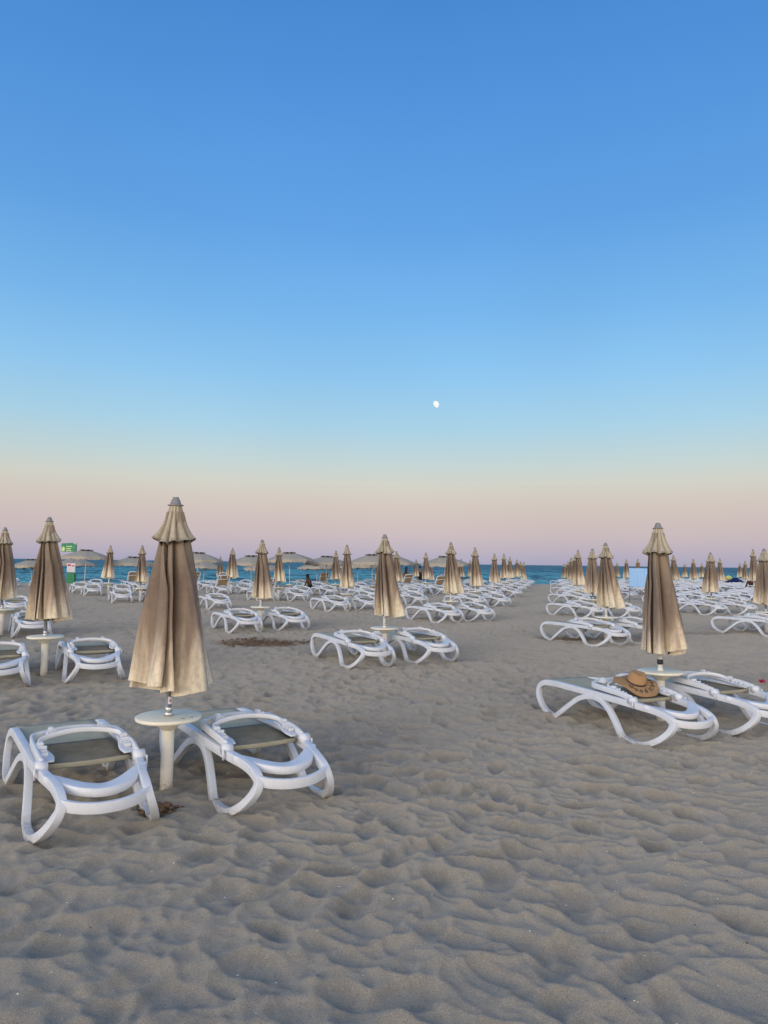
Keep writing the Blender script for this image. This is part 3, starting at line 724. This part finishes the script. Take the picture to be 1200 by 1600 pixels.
for px, Y, rz in ((20, 40, 0), (60, 38, 0), (125, 34, 0), (150, 39, 0), (205, 40, 1), (218, 36, 1), (240, 37, 0), (262, 42, 0), (300, 43, 1), (318, 39, 0), (345, 41, 1), (384, 42, 0), (398, 37, 0),
                  (470, 44, 0), (492, 39, 0), (500, 45, 1), (560, 40, 0), (575, 47, 0), (630, 43, 1), (640, 36, 0), (655, 45, 0), (678, 37, 0), (684, 46, 1), (700, 42, 0), (715, 38, 0), (730, 47, 0)):
    cnt[rz] += 1
    extra(px, None, Y, 28 + random.uniform(-4, 4), ('%s from the left of the seafront loungers with tan backrest raised' if rz else '%s from the left of the flat white loungers under the open parasols') % ORD[cnt[rz] - 1], CG + (' with raised backs' if rz else ''), raised=bool(rz), far=Y > 38)

# ------------------------------------------------------------------ open parasols on the seafront
def make_parasol(seed):
    r = random.Random(seed); root = empty('open_parasol'); n8 = 8; per = 8; n = n8 * per
    v = []; f = []; nl = 9
    def surf(t, a, off=0.0):
        k = a / (2 * math.pi) * n8; p = k % 1; sc = math.sin(math.pi * p)
        rr = 1.48 * t * (1 - 0.075 * sc * t); z = 2.42 - 0.44 * t ** 1.35 - 0.035 * sc * t * (1 - t) * 2 + off
        return Vector((rr * math.cos(a), rr * math.sin(a), z))
    for i in range(nl + 1):
        t_ = 0.10 + 0.90 * i / nl
        for k in range(n): v.append(surf(t_, 2 * math.pi * k / n))
    fr = [r.uniform(.08, .17) for _ in range(n)]
    for k in range(n):
        p = surf(1.0, 2 * math.pi * k / n); p.z -= fr[k]; p.x *= .985; p.y *= .985; v.append(p)
    for i in range(nl + 1):
        for k in range(n):
            l = (k + 1) % n; f.append((i * n + k, (i + 1) * n + k, (i + 1) * n + l, i * n + l))
    c = mesh_obj('canopy', v, f, m_open, root)
    v = []; f = []
    for i in range(4):
        for k in range(n):
            p = (k / per) % 1; s = math.sin(math.pi * p); q = surf(0.02 + 0.25 * i / 3, 2 * math.pi * k / n, 0.02 + 0.075 * s * (i / 3)); v.append(q)
    for i in range(3):
        for k in range(n):
            l = (k + 1) % n; f.append((i * n + k, (i + 1) * n + k, (i + 1) * n + l, i * n + l))
    mesh_obj('vent_cap', v, f, m_open, c)
    for k in range(8):
        a = 2 * math.pi * (k + .5) / 8; q = surf(0.22, a, 0.062); MB().ball((0, 0, 0), .075, 8, (1.5, .5, .5)).xform(Matrix.Translation(q) @ Matrix.Rotation(a + math.pi / 2, 4, 'Z')).build('vent_opening', m_dark, c)
    for k in range(8):
        a = 2 * math.pi * k / 8; p0 = Vector((0.03 * math.cos(a), .03 * math.sin(a), 2.36)); p1 = surf(0.97, a, -0.02)
        rb = MB().sweep([p0, (p0 + p1) / 2 + Vector((0, 0, .03)), p1], .018, .018, (0, 0, 1), n=6, sub=2).build('rib', m_dark, root)
    MB().lathe([(.022, .5), (.022, 2.46)], 12).build('pole', m_pole_white, root)
    MB().lathe([(.046, -.3), (.046, .46), (.21, .50), (.23, .53), (.03, .535)], 20).build('table_post', m_post, root)
    return root
PP = [make_parasol(1), make_parasol(2)]; pused = set()
PG = 'open cream parasols along the seafront'
for i, (px, yt, Y, lab) in enumerate([
    (134, 858, 43, 'open cream parasol right of the green board, highest of the left ones'),
    (118, 871, 50, 'low open parasol behind the one beside the green board'),
    (52, 873, 47, 'low open parasol between the two leftmost closed umbrellas'),
    (208, 869, 45, 'open parasol behind the closed umbrella half hidden by the largest'),
    (309, 862, 43, 'open parasol emerging right of the largest closed umbrella'),
    (318, 876, 54, 'low open parasol just above the water right of the largest umbrella'),
    (394, 867, 44, 'open parasol half hidden by the umbrella behind the damp patch'),
    (410, 878, 54, 'low open parasol behind the umbrella by the damp patch'),
    (454, 862, 42, 'open parasol with wide dark underside, behind a closed umbrella'),
    (510, 868, 44, 'open parasol above the dark seated person'),
    (496, 877, 53, 'low open parasol left of the two closed umbrellas before the sea'),
    (583, 865, 43, 'open parasol directly left of the foremost middle umbrella'),
    (560, 875, 51, 'low open parasol between the closed umbrellas left of the middle'),
    (612, 866, 44, 'open parasol over the standing woman'),
    (695, 868, 43, 'open parasol behind the second umbrella of the middle line')]):
    P = at(px, yt, Y); g = gz(P.x, P.y)
    k = i % 2; root = PP[k] if k not in pused else copy_tree(PP[k]); pused.add(k)
    root.location = (P.x, P.y, P.z - 2.47); root.rotation_euler = (random.uniform(-.05, .05), random.uniform(-.05, .05), random.uniform(0, .7))
    if P.z - 2.47 > g + .25: root.location.z = g + .2
    tag(root, lab, 'parasol', PG)

# ------------------------------------------------------------------ straw hat on the lounger
hat = empty('straw_hat'); tag(hat, 'wide brimmed straw hat with black band and lettering, lying on a lounger', 'hat')
def brim_z(r, a): return -0.018 * ((r - .09) / .12) ** 2 + 0.020 * math.sin(2 * a + 0.6) * ((r - .09) / .12) + 0.008 * math.sin(5 * a + 1) * ((r - .09) / .12)
v = []; f = []; n = 64; rings = 10
for sg in (0, 1):
    for i in range(rings + 1):
        r = 0.088 + (0.238 - 0.088) * i / rings
        for k in range(n):
            a = 2 * math.pi * k / n; v.append((r * math.cos(a), r * 0.96 * math.sin(a), brim_z(r, a) + (0.0035 if sg == 0 else 0)))
off = (rings + 1) * n
for i in range(rings):
    for k in range(n):
        l = (k + 1) % n; f.append((i * n + k, (i + 1) * n + k, (i + 1) * n + l, i * n + l)); f.append((off + i * n + k, off + i * n + l, off + (i + 1) * n + l, off + (i + 1) * n + k))
for k in range(n):
    l = (k + 1) % n; i = rings; f.append((i * n + k, off + i * n + k, off + i * n + l, i * n + l))
mesh_obj('brim', v, f, m_straw, hat)
v = []; f = []; prof = [(.094, -.002), (.093, .02), (.089, .05), (.083, .085), (.075, .108), (.064, .120), (.045, .122), (.025, .112), (.008, .106)]
for r, z in prof:
    for k in range(n):
        a = 2 * math.pi * k / n; dent = -0.018 * math.exp(-((a - 4.2) / .45) ** 2) * (z / .12)
        v.append(((r + dent) * math.cos(a) * 1.02, (r + dent) * math.sin(a) * .98, z + 0.006 * math.cos(2 * a) * (z / .12)))
for i in range(len(prof) - 1):
    for k in range(n):
        l = (k + 1) % n; f.append((i * n + k, i * n + l, (i + 1) * n + l, (i + 1) * n + k))
f.append(tuple((len(prof) - 1) * n + k for k in range(n)))
v = [(x * 1.08, y * 1.08, z * 0.92) for x, y, z in v]
mesh_obj('crown', v, f, m_straw, hat)
MB().lathe([(.103, .002), (.1042, .004), (.1035, .018), (.102, .020)], 64, cap=False).build('hat_band', m_dark, hat)
def letters(txt, a0, step, r, size, dep):
    for i, ch in enumerate(txt):
        if ch == ' ': continue
        cu = bpy.data.curves.new('glyph', 'FONT'); cu.body = ch; cu.size = size; cu.align_x = 'CENTER'; cu.extrude = 0.0012; cu.offset = 0.0006
        o = bpy.data.objects.new('glyph', cu); COL.objects.link(o)
        dg = bpy.context.evaluated_depsgraph_get(); me = bpy.data.meshes.new_from_object(o.evaluated_get(dg))
        a = a0 + step * i
        M = Matrix.Translation((r * math.cos(a), r * .96 * math.sin(a), brim_z(r + size * .35, a) + 0.0065)) @ Matrix.Rotation(a + math.pi / 2, 4, 'Z')
        pts = []
        for x in me.vertices:
            q = M @ x.co; rr = math.hypot(q.x, q.y / .96); q.z = brim_z(rr, math.atan2(q.y / .96, q.x)) + 0.0055 + x.co.z; pts.append(q)
        dep.add(pts, [tuple(p.vertices) for p in me.polygons])
        bpy.data.objects.remove(o); bpy.data.curves.remove(cu); bpy.data.meshes.remove(me)
lt = MB(); letters('Good', R(-128), R(19), .188, .075, lt); letters('Vibes', R(-42), R(15), .190, .070, lt); letters('Only', R(38), R(16), .188, .06, lt)
lt.build('lettering', m_dark, hat, False)
hp = L3.matrix_basis @ Vector((1.13, 0.0, 0.47))
hp = Vector((L3.location.x, L3.location.y, L3.location.z)) + Euler(L3.rotation_euler).to_matrix() @ Vector((1.18, 0.02, 0.505))
hat.location = hp; hat.scale = (.94, .94, .94); hat.rotation_euler = (R(20), R(6), R(2))

# ------------------------------------------------------------------ board and info stand of the beach station
m_green = simple('green_painted_board', (0.03, 0.22, 0.09), 0.5); m_teal = simple('teal_painted_board', (0.035, 0.22, 0.13), 0.5)
m_pale = simple('pale_yellow_paint', (0.5, 0.62, 0.25), 0.5); m_wboard = simple('white_board', (0.62, 0.60, 0.66), 0.5, .08); m_redp = simple('red_paint', (0.45, 0.03, 0.09), 0.5)
P = at(108, 862, 47); g = gz(P.x, P.y); K = 47 / F
st = empty('beach_notice_stand', (P.x, P.y, g)); tag(st, 'green notice stand with white poster, half hidden behind a closed umbrella', 'notice stand')
def hz(py): return at(108, py, 47).z - g
w0 = -12 * K; w1 = 11.5 * K; zt = hz(848); zm = hz(862)
v = []
for y in (-.03, .03): v += [(w0, y, zm), (w1, y, zm), (w1, y, hz(851.5)), (w1 - 7.5 * K, y, zt), (w0, y, hz(849.2))]
f = [(0, 1, 2, 3, 4), (9, 8, 7, 6, 5)] + [(i, 5 + i, 5 + (i + 1) % 5, (i + 1) % 5) for i in range(5)]
hb = mesh_obj('header_board', v, f, m_teal, st, False)
for i, (x0, x1, py) in enumerate(((-4.2, 4.8, 853.8), (-4.2, 3.2, 857.2), (-4.2, 3.2, 860.4))):
    MB().box(((x0 + x1) / 2 * K, -.034, hz(py)), ((x1 - x0) * K, .008, 1.5 * K)).build('text_line', m_pale, hb, False)
MB().ball((-9 * K, -.034, hz(858)), 3 * K, 12, (1, .08, 1.2)).build('round_emblem', m_pale, hb)
MB().sweep([(w1, 0, hz(848.5)), (w1, 0, hz(862))], .03, .03, (0, 1, 0), n=6, spline=False).build('bracket', m_dark, hb)
for x in (7 * K,): MB().lathe([(.03, -.2), (.03, hz(862))], 10, (x, 0.045, 0)).build('post', m_grey, st)
pw = MB().box(((-2 + 10.7) / 2 * K, -.01, (hz(880) + hz(894)) / 2), (13 * K, .04, 14 * K)).build('poster', m_wboard, st, False)
MB().box((1.5 * K, -.036, hz(883)), (5 * K, .01, 2.6 * K)).build('red_mark', m_redp, pw, False)
MB().box((7.5 * K, -.036, hz(884)), (4 * K, .01, 1.8 * K), Euler((0, R(-14), 0))).build('red_mark', m_redp, pw, False)
MB().box((5.5 * K, -.01, hz(903.6)), (13 * K, .3, 16 * K)).build('green_box', m_green, st, False)

# pale blue panel among the loungers
m_bl, N_, L_, B_ = mat('pale_blue_mesh_panel', (0.25, 0.45, 0.72), 0.6, 0.3)
t_ = N_.new('ShaderNodeTexCoord'); ck = N_.new('ShaderNodeTexBrick'); ck.offset = 0; ck.inputs['Scale'].default_value = 1
ck.inputs['Brick Width'].default_value = .14; ck.inputs['Row Height'].default_value = .105; ck.inputs['Mortar Size'].default_value = .018
ck.inputs['Color1'].default_value = (0.24, 0.46, 0.80, 1); ck.inputs['Color2'].default_value = (0.30, 0.52, 0.84, 1); ck.inputs['Mortar'].default_value = (0.33, 0.54, 0.84, 1); ck.inputs['Mortar Smooth'].default_value = .8
mp_ = N_.new('ShaderNodeMapping'); mp_.inputs['Rotation'].default_value = (R(90), 0, 0); L_.new(t_.outputs['Object'], mp_.inputs[0]); L_.new(mp_.outputs[0], ck.inputs['Vector'])
L_.new(ck.outputs['Color'], B_.inputs['Base Color'])
P = at(998, 902, 30); g = gz(P.x, P.y); K = 30 / F
bp = empty('blue_panel', (P.x, P.y, g)); tag(bp, 'pale blue square panel standing among the loungers left of the straw hat umbrella', 'panel')
ztp, zbt = at(998, 888, 30).z - g, at(998, 917, 30).z - g
MB().box((0, 0, (ztp + zbt) / 2), (30 * K, .05, ztp - zbt), bev=.1).build('panel_sheet', m_bl, bp, False)
for x in (-14 * K, 14 * K): MB().lathe([(.02, -.2), (.02, ztp - .02)], 8, (x, .045, 0)).build('post', m_grey, bp)

# ------------------------------------------------------------------ people
skin_m = simple('tanned_skin', (0.20, 0.105, 0.065), 0.6, .08); hair_m = simple('dark_hair', (0.015, 0.011, 0.010), 0.6, .2)
dusk_skin = simple('silhouette_skin', (0.07, 0.035, 0.022), 0.7, .08); navy = simple('dark_blue_cloth', (0.02, 0.025, 0.07), 0.9); blackc = simple('black_cloth', (0.012, 0.012, 0.016), 0.9)  # darkest skin tone paints in the dim silhouette of the seated figures
def skinned(name, J, E, m, parent=None, sub=2):
    me = bpy.data.meshes.new(name); names = list(J); me.from_pydata([J[k][:3] for k in names], [(names.index(a), names.index(b)) for a, b in E], [])
    o = bpy.data.objects.new(name, me); COL.objects.link(o)
    md = o.modifiers.new('s', 'SKIN'); o.modifiers.new('u', 'SUBSURF').levels = sub
    for i, k in enumerate(names):
        sv = me.skin_vertices[0].data[i]; r = J[k][3]; sv.radius = (r, r) if not isinstance(r, tuple) else r; sv.use_root = i == 0
    dg = bpy.context.evaluated_depsgraph_get(); nm = bpy.data.meshes.new_from_object(o.evaluated_get(dg))
    bpy.data.objects.remove(o); nm.name = name; nm.materials.clear(); nm.materials.append(m)
    nm.polygons.foreach_set('use_smooth', [True] * len(nm.polygons))
    o = bpy.data.objects.new(name, nm); COL.objects.link(o)
    if parent: o.parent = parent
    return o
def person(loc, rz, pose, top, label, long_hair=False, scale=1.0, body_m=None):
    root = empty('person', loc, rz); root.scale = (scale,) * 3; tag(root, label, 'person')
    if pose == 'stand':
        J = dict(pel=(0, 0, .92, .13), sp=(0, 0, 1.12, .115), ch=(0, 0, 1.33, .135), nk=(0, 0, 1.47, .05), hd0=(0, -.01, 1.56, .078), hd=(0, -.01, 1.66, .085))
        for s, k in ((-1, 'l'), (1, 'r')):
            J.update({k + 'sh': (s * .17, 0, 1.40, .05), k + 'el': (s * .22, .03, 1.13, .04), k + 'wr': (s * .21, -.08, .90, .028), k + 'ha': (s * .20, -.13, .82, .026),
                      k + 'hp': (s * .09, 0, .86, .09), k + 'kn': (s * .10, -.03, .50, .058), k + 'an': (s * .10, .02, .10, .038), k + 'to': (s * .11, -.14, .03, .03)})
    else:
        J = dict(pel=(0, 0, .52, .13), sp=(0, -.05, .70, .115), ch=(0, -.13, .88, .135), nk=(0, -.18, 1.01, .05), hd0=(0, -.21, 1.09, .075), hd=(0, -.23, 1.18, .085))
        for s, k in ((-1, 'l'), (1, 'r')):
            J.update({k + 'sh': (s * .17, -.14, .95, .05), k + 'el': (s * .22, -.22, .70, .04), k + 'wr': (s * .15, -.42, .62, .028), k + 'ha': (s * .12, -.49, .60, .026),
                      k + 'hp': (s * .09, -.05, .50, .09), k + 'kn': (s * .12, -.46, .50, .062), k + 'an': (s * .12, -.50, .10, .038), k + 'to': (s * .13, -.66, .03, .03)})
    E = [('pel', 'sp'), ('sp', 'ch'), ('ch', 'nk'), ('nk', 'hd0'), ('hd0', 'hd')]
    for k in 'lr': E += [('ch', k + 'sh'), (k + 'sh', k + 'el'), (k + 'el', k + 'wr'), (k + 'wr', k + 'ha'), ('pel', k + 'hp'), (k + 'hp', k + 'kn'), (k + 'kn', k + 'an'), (k + 'an', k + 'to')]
    skinned('body', J, E, body_m or skin_m, root)
    T = {k: (*J[k][:3], J[k][3] * 1.16) for k in ('pel', 'sp', 'ch', 'lhp', 'rhp')}
    T['lk'] = tuple(J['lhp'][i] * .5 + J['lkn'][i] * .5 for i in range(3)) + (.095,); T['rk'] = tuple(J['rhp'][i] * .5 + J['rkn'][i] * .5 for i in range(3)) + (.095,)
    skinned('clothing', T, [('pel', 'sp'), ('sp', 'ch'), ('pel', 'lhp'), ('pel', 'rhp'), ('lhp', 'lk'), ('rhp', 'rk')], top, root)
    h = Vector(J['hd'][:3]); hb = MB().ball(h + Vector((0, .022, .022)), .098, 14, (1, 1, 1.08))
    if long_hair: hb.sweep([h + Vector((0, .05, .02)), h + Vector((0, .09, -.16)), h + Vector((0, .11, -.36)), h + Vector((0, .10, -.46))], .20, .09, (1, 0, 0), n=10, sub=3, e=.8)
    hb.build('hair', hair_m, root)
    return root
P = at(635, 886, 50); person((P.x, P.y, P.z - 1.76), R(160), 'stand', navy, 'standing woman with long dark hair and dark blue clothes near the water', True)
P = at(656, 884.5, 54); person((P.x, P.y, P.z - 1.76), R(200), 'stand', blackc, 'dark clothed person standing behind a small closed umbrella near the water')
P = at(486, 897, 37.5); person((P.x, P.y, P.z - 1.28), R(-55), 'sit', blackc, 'dark clothed person seated on a lounger, left of the foremost middle umbrella', True, body_m=dusk_skin)
P = at(1176, 898, 35.0); g = gz(P.x, P.y); person((P.x, P.y, P.z - 1.28), R(-60), 'sit', blackc, 'dark clothed person sitting on the sand mound near the right edge', body_m=dusk_skin)

# blue tarpaulin heap and yellow ball
P = at(1147, 909, 42); g = gz(P.x, P.y); m_tarp = simple('dark_blue_tarpaulin', (0.010, 0.015, 0.075), 0.6, .3)
v = []; f = []
for i in range(15):
    for j in range(29):
        u = j / 28 * 2 - 1; w = i / 14 * 2 - 1
        h_ = max(0, (1 - abs(u) ** 2.2) * (1 - w * w)) * (0.19 + .05 * math.sin(3.1 * u + 1) + .09 * u) + .02 * math.sin(11 * u + 4 * w) + .015 * math.sin(17 * w)
        v.append((u * .50, w * .35, h_))
for i in range(14):
    for j in range(28): f.append((i * 29 + j, i * 29 + j + 1, (i + 1) * 29 + j + 1, (i + 1) * 29 + j))
tp = mesh_obj('tarpaulin_heap', v, f, m_tarp); tp.location = (P.x, P.y, P.z - .02); tag(tp, 'dark blue tarpaulin heaped over something in the far right field', 'tarpaulin')
P = at(1138, 903, 43); yb = empty('beach_ball', (P.x, P.y, P.z)); tag(yb, 'pale yellow ball lying left of the dark blue tarpaulin', 'ball')
mb = MB().ball((0, 0, 0), .19, 24, (1, 1, .82)); mb.build('ball_skin', simple('pale_yellow_vinyl', (0.5, 0.5, 0.16), .4), yb); MB().lathe([(.02, .15), (.022, .165), (.012, .172)], 12).build('valve', m_white, yb)

# red buoy on the sea
P = at(150.5, 885, 160); by = empty('red_buoy', (P.x, P.y, SEA)); P2 = at(150.5, 882, 160)
by.location = (P2.x, 160, P2.z - .3) if P2.z - .3 < SEA + .5 else (P2.x, 160, SEA); tag(by, 'red buoy floating on the sea near the open parasol at left', 'buoy')
MB().lathe([(.1, -.15), (.42, -.05), (.50, .16), (.42, .36), (.15, .52), (.10, .58)], 20).build('float', simple('red_buoy_plastic', (0.5, 0.03, 0.08), .4), by)
MB().sweep([(0, 0, .56), (0.05, 0, .70), (0, 0, .74), (-.05, 0, .70), (0, 0, .56)], .025, .025, (0, 1, 0), n=6).build('lifting_eye', m_grey, by)

# red plastic scrap at the right edge
P = at(1191, 1069, 7.2); P = Vector((P.x, P.y, 0)); 
pr = ray(1191, 1069); s_ = (0.06 - EYE) / pr[2]; P = Vector((pr[0] * s_, pr[1] * s_, 0)); P.z = gz(P.x, P.y)
v = []; f = []
for i in range(9):
    for j in range(9): v.append(((i / 8 - .5) * .075, (j / 8 - .5) * .06, .018 + .022 * math.sin(i * .9) * math.cos(j * .7) + .012 * math.sin(i * j * .4)))
for i in range(8):
    for j in range(8): f.append((i * 9 + j, (i + 1) * 9 + j, (i + 1) * 9 + j + 1, i * 9 + j + 1))
rs = mesh_obj('plastic_scrap', v, f, simple('crimson_plastic', (0.55, 0.02, 0.08), .4)); rs.location = (P.x, P.y, P.z + .02); tag(rs, 'crumpled crimson plastic scrap on the sand at the right edge', 'litter')
md = rs.modifiers.new('t', 'SOLIDIFY'); md.thickness = .003

# ------------------------------------------------------------------ shells, crumbs, clods
m_shell = simple('shell_white', (0.72, 0.68, 0.62), .5, .1); m_crumb = simple('dark_debris', (0.03, 0.022, 0.016), .9)
def scatter(name, count, m, size, seed, ymax, label, cat):
    r = np.random.default_rng(seed); mb = MB()
    for k in range(count):
        y = 1.6 + (ymax - 1.6) * r.random() ** 1.3; x = r.uniform(-1, 1) * (0.6 * y + .4)
        z = gz(x, y) + float(rough_sand(np.array(x), np.array(y))) * 0.92; s = size * r.uniform(.4, 1.0) * (1 + .08 * y)
        a = r.uniform(0, 6.28); c, q = math.cos(a) * s, math.sin(a) * s; w = r.uniform(.35, .8)
        mb.add([(x - c, y - q, z), (x + q * w, y - c * w, z + s * .12), (x + c, y + q, z + s * .1), (x - q * w, y + c * w, z), (x, y, z + s * .55)],
               [(0, 1, 4), (1, 2, 4), (2, 3, 4), (3, 0, 4)])
    o = mb.build(name, m, smooth=False); tag(o, label, cat, kind='stuff')
scatter('shell_fragments', 300, m_shell, .006, 5, 8, 'tiny white shell fragments scattered over the near sand', 'shells')
scatter('dark_debris', 120, m_crumb, .006, 6, 13, 'tiny dark crumbs scattered over the sand', 'debris')
m_clod, N_, L_, B_ = mat('damp_sand_clod', (0.16, 0.105, 0.07), .95, .1)
mb = MB(); r = random.Random(4)
for (cx, cy), rx, ry, k in DUG[:2]:
    for i in range(46 if rx < .5 else 90):
        a = r.uniform(0, 6.28); q_ = math.sqrt(r.random()); x = cx + rx * q_ * math.cos(a); y = cy + ry * q_ * math.sin(a)
        s = r.uniform(.006, .02) * (1 if rx < .5 else 1.8)
        mb.ball((x, y, gz(x, y) + float(rough_sand(np.array(x), np.array(y))) + s * .1), s, 6, (1, r.uniform(.6, 1), r.uniform(.5, .8)))
o = mb.build('sand_clods', m_clod); tag(o, 'reddish brown clods of freshly dug damp sand', 'sand clods', kind='stuff')

# details on the nearest umbrella
near = next(o for o in COL.objects if o.get('label', '').startswith('largest closed'))
pole = next(c for c in near.children if c.name.startswith('pole')); tb = next(c for c in near.children if c.name.startswith('table_top'))
v = []; f = []
for i in range(9):
    a = R(-92 + 9.5 * i)
    for z in (.618, .672): v.append((.0246 * math.cos(a), .0246 * math.sin(a), z))
for i in range(8): f.append((2 * i, 2 * i + 2, 2 * i + 3, 2 * i + 1))
stk = mesh_obj('sticker', v, f, m_wboard, pole)
v = []; f = []
for i in range(4):
    a = R(-66 + 9 * i); lo, hi = ((.630, .652), (.638, .652), (.634, .646), (.640, .656))[i]
    for z in (lo, hi): v.append((.0251 * math.cos(a), .0251 * math.sin(a), z))
for i in range(3): f.append((2 * i, 2 * i + 2, 2 * i + 3, 2 * i + 1))
mesh_obj('red_mark', v, f, m_redp, stk)
for x, y, rz in ((.135, -.10, .5), (.185, -.05, .2)):
    m_ = MB().box((0, 0, 0), (.026, .010, .004), Euler((0, 0, rz))); m_.xform(Matrix.Translation((x, y, .531))); m_.build('table_slot', m_dark, tb, False)

# drop prototypes that were never placed
for key, o in list(PROTO.items()):
    if key not in used:
        for c in list(o.children_recursive): bpy.data.objects.remove(c)
        bpy.data.objects.remove(o)
for i, o in enumerate(VAR):
    if i not in vused:
        for c in list(o.children_recursive): bpy.data.objects.remove(c)
        bpy.data.objects.remove(o)
print('loungers', n_lounger)
